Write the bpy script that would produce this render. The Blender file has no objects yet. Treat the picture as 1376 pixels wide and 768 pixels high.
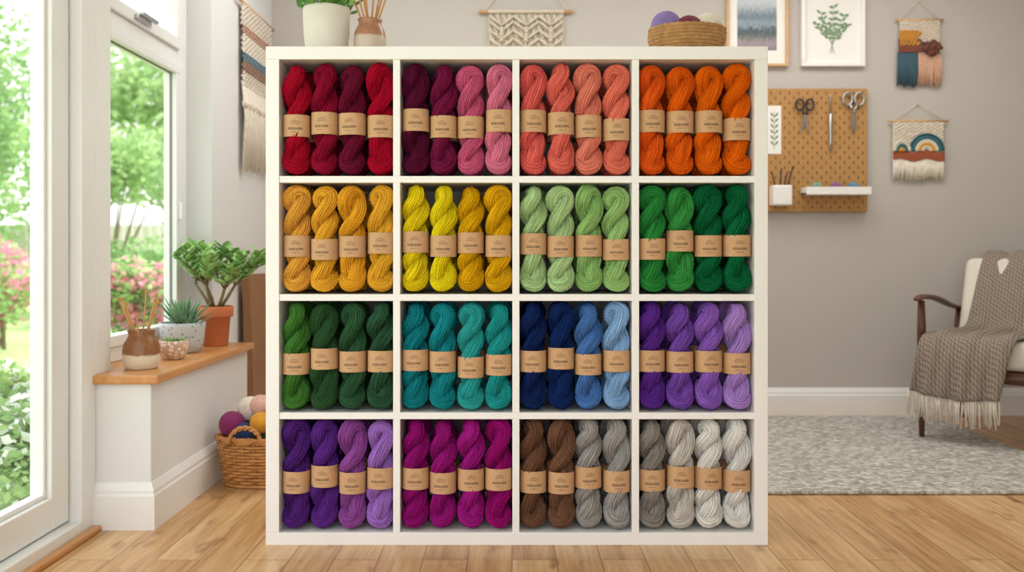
import bpy, math, random
from mathutils import Vector, Matrix, noise
random.seed(7)
R=random.random
def U(a,b): return a+(b-a)*random.random()
C=bpy.context.scene.collection
pi=math.pi

# ------------------------------------------------------------------ materials
def lin(h):
    h=h.lstrip('#'); o=[]
    for i in (0,2,4):
        c=int(h[i:i+2],16)/255
        o.append(c/12.92 if c<=0.04045 else ((c+0.055)/1.055)**2.4)
    return (o[0],o[1],o[2],1)
def mul(c,k): return (min(1,c[0]*k),min(1,c[1]*k),min(1,c[2]*k),1)
def MATH(nt,op,a,b=None,c=None):
    n=nt.nodes.new('ShaderNodeMath'); n.operation=op
    for i,v in enumerate((a,b,c)):
        if v is None: continue
        if isinstance(v,(int,float)): n.inputs[i].default_value=v
        else: nt.links.new(v,n.inputs[i])
    return n.outputs[0]
def mixc(nt,f,a,b):
    n=nt.nodes.new('ShaderNodeMix'); n.data_type='RGBA'
    for s,v in ((n.inputs[0],f),(n.inputs[6],a),(n.inputs[7],b)):
        if isinstance(v,(int,float,tuple)): s.default_value=v
        else: nt.links.new(v,s)
    return n.outputs[2]
def coords(nt,kind='Object',scale=(1,1,1),rot=(0,0,0)):
    t=nt.nodes.new('ShaderNodeTexCoord'); m=nt.nodes.new('ShaderNodeMapping')
    m.inputs['Scale'].default_value=scale; m.inputs['Rotation'].default_value=rot
    nt.links.new(t.outputs[kind],m.inputs[0]); return m.outputs[0]
def NOISE(nt,vec,scale,detail=3,rough=.55):
    n=nt.nodes.new('ShaderNodeTexNoise'); n.inputs['Scale'].default_value=scale
    n.inputs['Detail'].default_value=detail; n.inputs['Roughness'].default_value=rough
    nt.links.new(vec,n.inputs['Vector']); return n.outputs['Fac']
def BUMP(nt,b,h,strength,dist):
    n=nt.nodes.new('ShaderNodeBump'); n.inputs['Strength'].default_value=strength
    n.inputs['Distance'].default_value=dist; nt.links.new(h,n.inputs['Height'])
    nt.links.new(n.outputs[0],b.inputs['Normal'])
def base(name):
    m=bpy.data.materials.new(name); m.use_nodes=True
    return m,m.node_tree,m.node_tree.nodes['Principled BSDF']
def mat(name,col,rough=.6,var=.12,vscale=8,bump=0,bscale=60,bdist=.002,metal=0,sheen=0,stretch=(1,1,1),spec=.5):
    m,nt,b=base(name)
    c=lin(col) if isinstance(col,str) else col
    v=coords(nt,'Object',stretch)
    f=NOISE(nt,v,vscale)
    f=MATH(nt,'MULTIPLY_ADD',f,2.0,-.5); 
    nt.links.new(mixc(nt,f,mul(c,1-var),mul(c,1+var)),b.inputs['Base Color'])
    b.inputs['Roughness'].default_value=rough; b.inputs['Metallic'].default_value=metal
    b.inputs['Specular IOR Level'].default_value=spec
    if sheen: b.inputs['Sheen Weight'].default_value=sheen; b.inputs['Sheen Roughness'].default_value=.5
    if bump: BUMP(nt,b,NOISE(nt,v,bscale),bump,bdist)
    return m
NS=18
def yarn_mat(name,col):
    m,nt,b=base(name); c=lin(col)
    uv=nt.nodes.new('ShaderNodeUVMap'); sp=nt.nodes.new('ShaderNodeSeparateXYZ'); nt.links.new(uv.outputs[0],sp.inputs[0])
    oi=nt.nodes.new('ShaderNodeObjectInfo')
    an=MATH(nt,'MULTIPLY',sp.outputs[0],2*pi)
    cb=nt.nodes.new('ShaderNodeCombineXYZ')
    nt.links.new(MATH(nt,'MULTIPLY',MATH(nt,'COSINE',an),7.),cb.inputs[0])
    nt.links.new(MATH(nt,'MULTIPLY',MATH(nt,'SINE',an),7.),cb.inputs[1])
    nt.links.new(MATH(nt,'ADD',MATH(nt,'MULTIPLY',sp.outputs[1],14.),MATH(nt,'MULTIPLY',oi.outputs['Random'],60.)),cb.inputs[2])
    f=NOISE(nt,cb.outputs[0],1.,4,.7); f=MATH(nt,'MULTIPLY_ADD',f,3.2,-1.1)
    f=MATH(nt,'MINIMUM',MATH(nt,'MAXIMUM',f,0.),1.)
    nt.links.new(mixc(nt,f,mul(c,.52),mul(c,1.42)),b.inputs['Base Color'])
    b.inputs['Roughness'].default_value=.95; b.inputs['Specular IOR Level'].default_value=.06
    b.inputs['Sheen Weight'].default_value=.10; b.inputs['Sheen Roughness'].default_value=.6; b.inputs['Sheen Tint'].default_value=mul(c,1.6)
    ply=MATH(nt,'SINE',MATH(nt,'ADD',MATH(nt,'MULTIPLY',an,float(NS)),MATH(nt,'MULTIPLY',sp.outputs[1],1100.)))
    fz=NOISE(nt,coords(nt,'Object'),500,3)
    BUMP(nt,b,MATH(nt,'ADD',MATH(nt,'MULTIPLY',ply,.5),fz),.9,.0014)
    return m
def wood(name,c1,c2,rough=.45,axis=1,scale=1.0):
    m,nt,b=base(name)
    st=[14,14,14]; st[axis]=1.2
    v=coords(nt,'Object',tuple(s*scale for s in st))
    f=NOISE(nt,v,3.5,6,.6); f=MATH(nt,'MULTIPLY_ADD',f,2.2,-.6)
    nt.links.new(mixc(nt,f,lin(c1),lin(c2)),b.inputs['Base Color'])
    b.inputs['Roughness'].default_value=rough
    BUMP(nt,b,f,.15,.001); return m

# ------------------------------------------------------------------ mesh builder
class MB:
    def __init__(s): s.v=[];s.f=[];s.m=[];s.uv={}
    def quad(s,pts,mi=0):
        k=len(s.v); s.v+= [tuple(p) for p in pts]; s.f.append(tuple(range(k,k+len(pts)))); s.m.append(mi)
    def box(s,x0,x1,y0,y1,z0,z1,mi=0,T=None):
        k=len(s.v); P=[(x0,y0,z0),(x1,y0,z0),(x1,y1,z0),(x0,y1,z0),(x0,y0,z1),(x1,y0,z1),(x1,y1,z1),(x0,y1,z1)]
        if T is not None: P=[tuple(T@Vector(p)) for p in P]
        s.v+=P
        for f in ((0,3,2,1),(4,5,6,7),(0,1,5,4),(1,2,6,5),(2,3,7,6),(3,0,4,7)):
            s.f.append(tuple(k+i for i in f)); s.m.append(mi)
    def tube(s,pts,rad,seg=8,closed=False,mi=0,prof=None,flat=None,up=None,utw=0):
        pts=[Vector(p) for p in pts]; n=len(pts)
        if not isinstance(rad,(list,tuple)): rad=[rad]*n
        tans=[]
        for i in range(n):
            if closed: t=pts[(i+1)%n]-pts[i-1]
            else: t=pts[min(i+1,n-1)]-pts[max(i-1,0)]
            tans.append(t.normalized() if t.length>1e-9 else Vector((0,0,1)))
        t0=tans[0]; a=Vector(up) if up else (Vector((0,0,1)) if abs(t0.z)<.9 else Vector((1,0,0)))
        N=(a-t0*a.dot(t0)).normalized(); k=len(s.v); L=0
        for i in range(n):
            t=tans[i]; N=(N-t*N.dot(t)).normalized(); B=t.cross(N)
            if i: L+=(pts[i]-pts[i-1]).length
            for j in range(seg):
                an=2*pi*j/seg
                r=rad[i]*(prof(an,L,i) if prof else 1)
                ca,sa=math.cos(an)*r,math.sin(an)*r
                if flat: sa*=flat
                p=pts[i]+N*ca+B*sa
                s.uv[len(s.v)]=(j/seg+L*utw,L)
                s.v.append((p.x,p.y,p.z))
        m=n if closed else n-1
        for i in range(m):
            i2=(i+1)%n
            for j in range(seg):
                j2=(j+1)%seg
                s.f.append((k+i*seg+j,k+i*seg+j2,k+i2*seg+j2,k+i2*seg+j)); s.m.append(mi)
        if not closed:
            s.f.append(tuple(k+j for j in range(seg))[::-1]); s.m.append(mi)
            s.f.append(tuple(k+(n-1)*seg+j for j in range(seg))); s.m.append(mi)
    def lathe(s,prof,seg=40,c=(0,0,0),mi=0,sx=1,sy=1,mis=None):
        k=len(s.v)
        for (r,z) in prof:
            for j in range(seg):
                a=2*pi*j/seg; s.v.append((c[0]+r*math.cos(a)*sx,c[1]+r*math.sin(a)*sy,c[2]+z))
        for i in range(len(prof)-1):
            for j in range(seg):
                j2=(j+1)%seg
                s.f.append((k+i*seg+j,k+i*seg+j2,k+(i+1)*seg+j2,k+(i+1)*seg+j)); s.m.append(mis[i] if mis else mi)
    def sphere(s,c,r,mi=0,seg=16,rings=10,sc=(1,1,1),T=None):
        k=len(s.v)
        for i in range(rings+1):
            th=pi*i/rings
            for j in range(seg):
                a=2*pi*j/seg
                p=Vector((math.sin(th)*math.cos(a)*r*sc[0],math.sin(th)*math.sin(a)*r*sc[1],math.cos(th)*r*sc[2]))
                if T is not None: p=T@p
                s.v.append((c[0]+p.x,c[1]+p.y,c[2]+p.z))
        for i in range(rings):
            for j in range(seg):
                j2=(j+1)%seg
                s.f.append((k+i*seg+j,k+(i+1)*seg+j,k+(i+1)*seg+j2,k+i*seg+j2)); s.m.append(mi)
    def mesh(s,name,mats,smooth=True):
        me=bpy.data.meshes.new(name); me.from_pydata(s.v,[],s.f)
        for m in mats: me.materials.append(m)
        me.polygons.foreach_set('material_index',s.m)
        me.polygons.foreach_set('use_smooth',[smooth]*len(s.f))
        if s.uv:
            l=me.uv_layers.new(name='UVMap')
            idx=[0]*len(me.loops); me.loops.foreach_get('vertex_index',idx)
            o=[]
            for i in idx: o+=s.uv.get(i,(0,0))
            l.data.foreach_set('uv',o)
        me.update(); return me
    def obj(s,name,mats,parent=None,smooth=True,loc=(0,0,0),rot=(0,0,0),bevel=0):
        if not isinstance(mats,(list,tuple)): mats=[mats]
        o=bpy.data.objects.new(name,s.mesh(name,mats,smooth)); C.objects.link(o)
        o.location=loc; o.rotation_euler=rot
        if parent: o.parent=parent
        if bevel:
            b=o.modifiers.new('bevel','BEVEL'); b.width=bevel; b.segments=2; b.limit_method='ANGLE'
        return o
def empty(name,loc=(0,0,0),rot=(0,0,0)):
    e=bpy.data.objects.new(name,None); e.empty_display_size=.05; C.objects.link(e); e.location=loc; e.rotation_euler=rot; return e
def box(name,x0,x1,y0,y1,z0,z1,m,parent=None,bevel=.002):
    b=MB(); cx,cy,cz=(x0+x1)/2,(y0+y1)/2,(z0+z1)/2
    b.box(x0-cx,x1-cx,y0-cy,y1-cy,z0-cz,z1-cz)
    return b.obj(name,m,parent,False,(cx,cy,cz),bevel=bevel)
def spline(P,n):
    P=[Vector(p) for p in P]; out=[]
    for i in range(len(P)-1):
        p0=P[max(i-1,0)];p1=P[i];p2=P[i+1];p3=P[min(i+2,len(P)-1)]
        for k in range(n):
            t=k/n; out.append(.5*((2*p1)+(p2-p0)*t+(2*p0-5*p1+4*p2-p3)*t*t+(3*p1-p0-3*p2+p3)*t**3))
    out.append(P[-1]); return out

# ------------------------------------------------------------------ surfaces
m_white=mat('white_paint','#F1EFEC',.4,.01,3)
m_trim=mat('white_trim','#F0F0EF',.35,.01,3)
m_upvc=mat('white_upvc','#F0F1F1',.25,.01,3)
m_wallwhite=mat('pale_wall_paint','#E6E6E6',.8,.015,2,.05,300,.001)
m_wall=mat('greige_wall_paint','#C0BAB4',.85,.02,1.5,.05,300,.001)
m_ceil=mat('ceiling_paint','#F2F1EE',.9,.01,2)
m_shelf=mat('shelf_white_lacquer','#F1EFED',.35,.008,2)
m_dark=mat('dark_rubber','#3A3A3C',.6,.05,4)
m_gask=mat('grey_gasket','#8C8E90',.6,.05,4)
m_steel=mat('brushed_steel','#B9BABD',.28,.05,20,metal=1)
m_kraftw=wood('oak_sill_wood','#C08147','#D69C62',.35,1)
m_walnut=wood('walnut','#4A2B1C','#6B412A',.4,1,1.6)
m_oakrod=wood('light_wood_dowel','#C79A68','#DDB688',.5,0,2)
m_board=wood('brown_board_wood','#8A6040','#A67850',.5,2)

def floor_mat():
    m,nt,b=base('oak_plank_floor')
    v=coords(nt,'Object',(1,1,1),(0,0,pi/2))
    br=nt.nodes.new('ShaderNodeTexBrick'); nt.links.new(v,br.inputs['Vector'])
    br.inputs['Scale'].default_value=1; br.inputs['Brick Width'].default_value=1.15; br.inputs['Row Height'].default_value=.125
    br.inputs['Mortar Size'].default_value=.0014; br.inputs['Mortar Smooth'].default_value=.2; br.offset=.37
    br.inputs['Color1'].default_value=(0,0,0,1); br.inputs['Color2'].default_value=(1,1,1,1); br.inputs['Mortar'].default_value=(.5,.5,.5,1)
    rnd=nt.nodes.new('ShaderNodeSeparateColor'); nt.links.new(br.outputs['Color'],rnd.inputs[0])
    r=rnd.outputs[0]
    g=coords(nt,'Object',(20,1.2,1))
    off=nt.nodes.new('ShaderNodeCombineXYZ'); nt.links.new(MATH(nt,'MULTIPLY',r,30.),off.inputs[1]); nt.links.new(MATH(nt,'MULTIPLY',r,17.),off.inputs[0])
    ad=nt.nodes.new('ShaderNodeVectorMath'); nt.links.new(g,ad.inputs[0]); nt.links.new(off.outputs[0],ad.inputs[1])
    gr=NOISE(nt,ad.outputs[0],2.0,8,.68); gr2=MATH(nt,'MULTIPLY_ADD',gr,3.6,-1.25)
    gr2=MATH(nt,'MINIMUM',MATH(nt,'MAXIMUM',gr2,0.),1.)
    c=mixc(nt,r,lin('#CE9F69'),lin('#E6C292'))
    c2=mixc(nt,r,lin('#A36F3E'),lin('#CB9D6B'))
    col=mixc(nt,gr2,c2,c)
    kn=NOISE(nt,coords(nt,'Object',(6,2.4,1)),2.6,2); kn=MATH(nt,'MULTIPLY',MATH(nt,'MAXIMUM',MATH(nt,'SUBTRACT',kn,.60),0.),5.)
    col=mixc(nt,kn,col,lin('#8E5E35'))
    col=mixc(nt,MATH(nt,'MULTIPLY',br.outputs['Fac'],.85),col,lin('#694829'))
    nt.links.new(col,b.inputs['Base Color']); b.inputs['Roughness'].default_value=.30
    BUMP(nt,b,MATH(nt,'SUBTRACT',MATH(nt,'MULTIPLY',gr,.15),br.outputs['Fac']),.3,.002)
    return m
def glass_mat():
    m=bpy.data.materials.new('window_glass'); m.use_nodes=True; nt=m.node_tree; nt.nodes.clear()
    o=nt.nodes.new('ShaderNodeOutputMaterial'); x=nt.nodes.new('ShaderNodeMixShader')
    t=nt.nodes.new('ShaderNodeBsdfTransparent'); g=nt.nodes.new('ShaderNodeBsdfGlossy'); g.inputs['Roughness'].default_value=.02
    x.inputs[0].default_value=.05; nt.links.new(t.outputs[0],x.inputs[1]); nt.links.new(g.outputs[0],x.inputs[2]); nt.links.new(x.outputs[0],o.inputs[0]); return m
m_glass=glass_mat()

# ------------------------------------------------------------------ room shell  (camera at origin looking +Y, metres)
YB=4.70; HC=2.55; XR=3.3; XW=-1.128
box('floor',-1.30,XR,-.6,YB,-.06,0,floor_mat(),bevel=0)
box('wall_back',-1.45,XR+.15,YB,YB+.15,-.06,HC,m_wall,bevel=0)
box('wall_right',XR,XR+.15,-.6,YB,-.06,HC,m_wall,bevel=0)
box('light_block_wall',1.1,XR+.15,-.75,-.6,-.06,HC,m_wall,bevel=0)  # unseen wall, added to block light from the right behind the camera
box('ceiling',-1.6,XR+.15,-.3,YB+.15,HC,HC+.15,m_ceil,bevel=0)
box('wall_left',-1.45,-1.28,3.76,YB,-.06,HC,m_wallwhite,bevel=.002)
box('wall_left_post',-1.45,-1.30,2.757,2.86,.48,HC,m_trim,bevel=.003)
box('wall_left_header',-1.45,-1.30,.2,3.76,2.36,HC,m_wallwhite,bevel=0)
box('wall_window_seat',-1.45,XW,2.757,3.76,-.06,.453,m_wallwhite,bevel=.003)
b=MB(); b.box(-1.40,-1.098,2.735,3.76,.453,.481); b.obj('window_sill',m_kraftw,None,False,bevel=.006)

def skirting(name,pts):
    b=MB(); prof=[(0,0),(.018,0),(.018,.105),(.014,.112),(.014,.122),(.008,.136),(.004,.145),(0,.145)]
    n=len(pts); P=[Vector((p[0],p[1],0)) for p in pts]
    for i in range(n-1):
        d=(P[i+1]-P[i]).normalized(); nn=Vector((-d.y,d.x,0))
        a=P[i]; c=P[i+1]; k=len(b.v)
        for q in (a,c):
            for (o,z) in prof:
                w=q+nn*o; b.v.append((w.x,w.y,z))
        m=len(prof)
        for j in range(m-1):
            b.f.append((k+j,k+j+1,k+m+j+1,k+m+j)); b.m.append(0)
        b.f.append(tuple(range(k,k+m))); b.m.append(0); b.f.append(tuple(range(k+m,k+2*m))[::-1]); b.m.append(0)
    return b.obj(name,m_trim,None,False)
skirting('baseboard_back',[(XR,YB),(-1.28,YB)])
skirting('baseboard_right',[(XR,-.6),(XR,YB)])
def seatskirt():
    b=MB(); prof=[(0,0),(.018,0),(.018,.105),(.014,.112),(.014,.122),(.008,.136),(.004,.145),(0,.145)]
    for (o,z) in prof: b.v+=[(-1.30,2.757-o,z),(XW+o,2.757-o,z),(XW+o,3.76,z)]
    for i in range(len(prof)-1):
        for j in range(2):
            b.f.append((3*i+j,3*i+j+1,3*i+3+j+1,3*i+3+j)); b.m.append(0)
    b.obj('baseboard_left',m_trim,None,False)
seatskirt()
skirting('baseboard_left_nook',[(-1.28,YB),(-1.28,3.76)])

w=empty('window_1'); X0,X1=-1.44,-1.385
def wb(n,y0,y1,z0,z1,x0=X0,x1=X1,m=m_upvc): return box(n,x0,x1,y0,y1,z0,z1,m,w,.004)
wb('frame_bottom',2.86,3.76,.481,.535); wb('frame_top',2.86,3.76,2.30,2.36)
wb('frame_near',2.86,2.91,.535,2.30); wb('frame_far',3.66,3.76,.535,2.30)
wb('transom',2.91,3.66,1.635,1.70)
wb('casement_bottom',2.91,3.66,.535,.575,-1.43,-1.375); wb('casement_top',2.91,3.66,1.60,1.635,-1.43,-1.375)
wb('casement_far',3.62,3.66,.575,1.60,-1.43,-1.375); wb('casement_near',2.91,2.95,.575,1.60,-1.43,-1.375)
wb('fanlight_bottom',2.91,3.66,1.70,1.745,-1.43,-1.37); wb('fanlight_far',3.62,3.66,1.745,2.26,-1.43,-1.37); wb('fanlight_top',2.91,3.66,2.26,2.30,-1.43,-1.37)
wb('glazing_gasket',3.615,3.62,.575,1.60,-1.405,-1.395,m_gask); wb('glazing_gasket_top',2.95,3.62,1.595,1.60,-1.405,-1.395,m_gask)
wb('glass_lower',2.95,3.62,.575,1.60,-1.412,-1.408,m_glass); wb('glass_upper',2.95,3.62,1.745,2.26,-1.412,-1.408,m_glass)
wb('fanlight_handle_base',3.20,3.32,1.712,1.73,-1.372,-1.355,m_steel); wb('fanlight_handle',3.22,3.36,1.728,1.742,-1.36,-1.343,m_steel)
wb('casement_handle_base',3.635,3.65,1.0,1.07,-1.377,-1.36,m_upvc)
d=empty('door_1')
def db(n,y0,y1,z0,z1,x0=-1.40,x1=-1.335,m=m_upvc): return box(n,x0,x1,y0,y1,z0,z1,m,d,.004)
db('frame_jamb',2.665,2.757,0,2.36,-1.44,-1.30); db('frame_head',.2,2.665,2.29,2.36,-1.44,-1.30)
db('threshold',.2,2.665,-.05,.05,-1.44,-1.30)
db('leaf_stile',2.56,2.66,.055,2.285); db('leaf_rail_bottom',.5,2.56,.055,.15); db('leaf_rail_top',.5,2.56,2.2,2.285)
db('leaf_bead',2.545,2.56,.15,2.2,-1.385,-1.35); db('leaf_bead_bottom',.5,2.545,.15,.165,-1.385,-1.35)
db('gasket',2.66,2.665,.055,2.285,-1.39,-1.338,m_dark); db('leaf_stile_near',.5,.6,.15,2.2)
db('glass',.6,2.545,.165,2.2,-1.37,-1.366,m_glass)
box('trim_1',-1.30,-1.272,.2,2.738,0,.018,m_kraftw,bevel=.005)

# ------------------------------------------------------------------ shelf unit
YS=2.60; s=456.
shelf=empty('cube_shelf_unit')
def px(x): return (x-688)/s
def pz(y): return (732-y)/s
SX0,SX1=px(357),px(1032); D=.39; YE=YS+D
b=MB(); b.box(SX0,SX1,YS,YE,pz(79.5),pz(62)); b.box(SX0,SX1,YS,YE,0,pz(715))
b.box(SX0,px(375),YS,YE,pz(715),pz(79.5)); b.box(px(1014),SX1,YS,YE,pz(715),pz(79.5))
b.obj('outer_frame',m_shelf,shelf,False,bevel=.0015)
b=MB()
for y0,y1 in ((236,245),(395,404),(554,563)): b.box(px(375),px(1014),YS+.003,YE,pz(y1),pz(y0))
for x0,x1 in ((528,537.5),(688.5,698),(849.5,859)):
    for y0,y1 in ((79.5,236),(245,395),(404,554),(563,715)): b.box(px(x0),px(x1),YS+.003,YE,pz(y1),pz(y0))
b.obj('dividers',m_shelf,shelf,False,bevel=.001)
box('back_panel',px(375),px(1014),YE-.012,YE-.004,pz(715),pz(79.5),m_shelf,shelf,0)

# ------------------------------------------------------------------ yarn skeins
def label_mat():
    m,nt,b=base('kraft_label')
    uv=nt.nodes.new('ShaderNodeUVMap'); sp=nt.nodes.new('ShaderNodeSeparateXYZ'); nt.links.new(uv.outputs[0],sp.inputs[0])
    u,v=sp.outputs[0],sp.outputs[1]
    dx=MATH(nt,'ABSOLUTE',MATH(nt,'SUBTRACT',u,.5))
    cb=nt.nodes.new('ShaderNodeCombineXYZ'); nt.links.new(MATH(nt,'MULTIPLY',u,150.),cb.inputs[0]); nt.links.new(MATH(nt,'MULTIPLY',v,12.),cb.inputs[1])
    nz=NOISE(nt,cb.outputs[0],1,1)
    def band(c,h): return MATH(nt,'LESS_THAN',MATH(nt,'ABSOLUTE',MATH(nt,'SUBTRACT',v,c)),h)
    t1=MATH(nt,'MULTIPLY',MATH(nt,'MULTIPLY',band(.36,.055),MATH(nt,'LESS_THAN',dx,.085)),MATH(nt,'GREATER_THAN',nz,.45))
    t2=MATH(nt,'MULTIPLY',MATH(nt,'MULTIPLY',band(.2,.02),MATH(nt,'LESS_THAN',dx,.05)),MATH(nt,'GREATER_THAN',nz,.48))
    rr=MATH(nt,'SQRT',MATH(nt,'ADD',MATH(nt,'POWER',MATH(nt,'MULTIPLY',dx,.226),2.),MATH(nt,'POWER',MATH(nt,'MULTIPLY',MATH(nt,'SUBTRACT',v,.56),.06),2.)))
    def ring(r,w): return MATH(nt,'MULTIPLY',MATH(nt,'LESS_THAN',MATH(nt,'ABSOLUTE',MATH(nt,'SUBTRACT',rr,r)),w),MATH(nt,'GREATER_THAN',v,.56))
    ic=MATH(nt,'MAXIMUM',MATH(nt,'MAXIMUM',ring(.0110,.0006),ring(.0078,.0005)),ring(.004,.0009))
    mk=MATH(nt,'MAXIMUM',MATH(nt,'MAXIMUM',t1,t2),ic)
    g=NOISE(nt,coords(nt,'Object'),90,4)
    c=mixc(nt,g,lin('#B98C62'),lin('#D2AA80'))
    nt.links.new(mixc(nt,MATH(nt,'MULTIPLY',mk,.75),c,lin('#35261A')),b.inputs['Base Color']); b.inputs['Roughness'].default_value=.7
    return m
m_label=label_mat()

H=.320
def skein_mesh(idx):
    rnd=random.Random(100+idx); b=MB()
    zl=H*(.455+rnd.uniform(-.03,.035)); ph=rnd.uniform(0,2*pi); pitch=rnd.uniform(.145,.180)
    if idx%4==3: zl-=.010
    rho=.0212
    rs=[rnd.uniform(-.075,.06) for _ in range(NS)]; tw=rnd.uniform(12,26)
    hx=lambda z: .0192-.0062*math.exp(-((z-zl)/.032)**2)-.0055*math.exp(-((z-.078)/.020)**2)
    zb,zt=.036,H-.039
    N=76; A=[];B=[]
    for i in range(N+1):
        z=zb+(zt-zb)*i/N; th=ph+2*pi*(z-zl)/pitch+.25*math.sin(z*31+idx*1.7); r=hx(z)
        wob=.0022*math.sin(z*55+idx)
        A.append(Vector((math.cos(th)*r+wob,math.sin(th)*r,z))); B.append(Vector((-math.cos(th)*r+wob,-math.sin(th)*r,z)))
    th=ph+2*pi*(zt-zl)/pitch+.25*math.sin(zt*31+idx*1.7); r=hx(zt); arch=[]
    for k in range(1,10):
        a=pi*k/10
        arch.append(Vector((math.cos(th)*r*math.cos(a),math.sin(th)*r*math.cos(a),zt+r*math.sin(a))))
    pts=A+arch+B[::-1]
    for _ in range(4):
        pts=[pts[0]]+[(pts[i-1]+pts[i]*2+pts[i+1])/4 for i in range(1,len(pts)-1)]+[pts[-1]]
    rad=[]
    for p in pts:
        q=1-.13*math.exp(-((p.z-zl)/.035)**2)+.06*math.sin(p.z*43+idx)
        if p.z<.05: q*=.9
        rad.append(rho*q)
    def prof(an,L,i):
        x=(an/(2*pi)*NS+ L*tw)
        k=int(math.floor(x))%NS; sn=abs(math.sin(pi*x))
        return .845+.195*sn**.65+rs[k]*sn**.5*(1+.6*math.sin(L*45+k*2.1))+.016*sn*math.sin(L*520+x*2*pi+k)
    b.tube(pts,rad,NS*7,False,0,prof,utw=tw/NS)
    sg=1 if idx%2 else -1
    kn=spline([(-.016*sg,.016,.082),(-.0220*sg,-.002,.056),(-.015*sg,-.0165,.032),(.010*sg,-.0180,.0255),(.0215*sg,-.004,.042),(.014*sg,.014,.06)],11)
    kr=[.0190*(.75+.25*math.sin(pi*i/(len(kn)-1))) for i in range(len(kn))]
    b.tube(kn,kr,NS*7,False,0,prof,utw=tw/NS)
    b.sphere((0,.006,.031),.0265,0,24,16,(1.05,1,1))
    for q in range(5):
        z0=rnd.uniform(.03,.27); a0=rnd.uniform(0,2*pi)
        P=[(math.cos(a0+t*1.1)*(.0375-.004*abs(t-.5)),math.sin(a0+t*1.1)*.036,z0+.05*t+.004*math.sin(t*9)) for t in [k/10 for k in range(11)]]
        if abs(z0+.025-zl)>.055 and z0<.245: b.tube(P,.0009,5)
    k=len(b.v); sg2=48; lh=.031
    for zi in range(2):
        for j in range(sg2+1):
            a=pi/2+2*pi*j/sg2
            x=.0382*math.cos(a); y=.0366*math.sin(a); q=1+.04*math.sin(2*a)**2
            b.uv[len(b.v)]=(j/sg2,zi); b.v.append((x*q,y*q,zl-lh+2*lh*zi))
    for j in range(sg2):
        b.f.append((k+j,k+j+1,k+sg2+1+j+1,k+sg2+1+j)); b.m.append(1)
    return b.mesh('skein_%d'%idx,[None,m_label])
SK_M=[skein_mesh(i) for i in range(10)]
cells=[
 [('crimson',['A60E2A','8A1030','681230','A40A28']),('rose_pink',['541030','741842','C8587E','D6728F']),('coral',['EE625C','F26A5E','F8806C','FA7460']),('orange',['EC5818','F05E10','F4640C','F6640A'])],
 [('amber',['F6A240','F8A430','F8A028','FAA830']),('mustard_yellow',['EEC618','F4CC18','D4A00E','DAA412']),('light_green',['A8C88C','AECC92','8EB86E','96BE76']),('emerald_green',['2A843C','389244','0C6036','0C643A'])],
 [('forest_green',['40742F','2D502F','2F5638','2C503A']),('teal',['127A84','168690','2C9E9E','209494']),('blue',['122556','12295E','4874B4','86AEE0']),('violet',['582A8A','784AAE','8A5CBE','AA84D0'])],
 [('purple',['502476','5A2A86','8E4A98','9C6CC0']),('magenta',['8C106C','941676','9C1A80','900F68']),('brown_and_grey',['6A4A38','72503E','9A9794','9E9B99']),('cream_and_grey',['8C8680','C8C2BA','EDE5D7','F4EDE3'])]]
cx=[(375,528),(537.5,688.5),(698,849.5),(859,1014)]; cz=[(236,79.5),(395,245),(554,404),(715,563)]
rr=random.Random(5)
last=-1
for r in range(4):
    for c in range(4):
        nm,cols=cells[r][c]; g=empty(nm+'_yarn_skeins')
        x0,x1=px(cx[c][0]),px(cx[c][1]); z0=pz(cz[r][0]); hh=pz(cz[r][1])-z0
        step=(x1-x0)/4
        for k in range(4):
            ym=yarn_mat('%s_yarn_%d'%(nm,k),cols[k])
            for row in range(2):
                q=rr.randrange(10)
                while q==last: q=rr.randrange(10)
                last=q
                o=bpy.data.objects.new('%s_skein_%d'%(nm,k+1+4*row),SK_M[q]); C.objects.link(o); o.parent=g
                o.location=(x0+step*(k+.5)+rr.uniform(-.001,.001),YS+.045+row*.10+rr.uniform(-.003,.006),z0+.001)
                o.rotation_euler=(0,rr.uniform(-.008,.008),rr.uniform(-.12,.12))
                o.scale=(step/.0800,1.08,(hh-rr.uniform(.002,.011))/H)
                o.material_slots[0].link='OBJECT'; o.material_slots[0].material=ym

# ------------------------------------------------------------------ yarn balls
_ym={}
def YM(col):
    if col not in _ym: _ym[col]=mat('wool_'+col,'#'+col,.85,.15,40,.3,400,.001,sheen=.1)
    return _ym[col]
def ball(name,c,r,col,parent=None,seed=1):
    rn=random.Random(seed); b=MB(); b.sphere((0,0,0),r*.93,0,20,12)
    for g in range(11):
        q=Vector((rn.gauss(0,1),rn.gauss(0,1),rn.gauss(0,1))).normalized()
        M=q.to_track_quat('Z','Y').to_matrix()
        off0=rn.uniform(-.35,.35)*r
        for k in range(7):
            h=off0+(k-3)*r*.085
            if abs(h)>.9*r: continue
            rad=math.sqrt(r*r-h*h)*(.96+.04*rn.random())
            b.tube([M@Vector((rad*math.cos(a),rad*math.sin(a),h)) for a in [2*pi*i/28 for i in range(28)]],r*.045,5,True)
    return b.obj(name,YM(col),parent,True,c)

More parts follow.
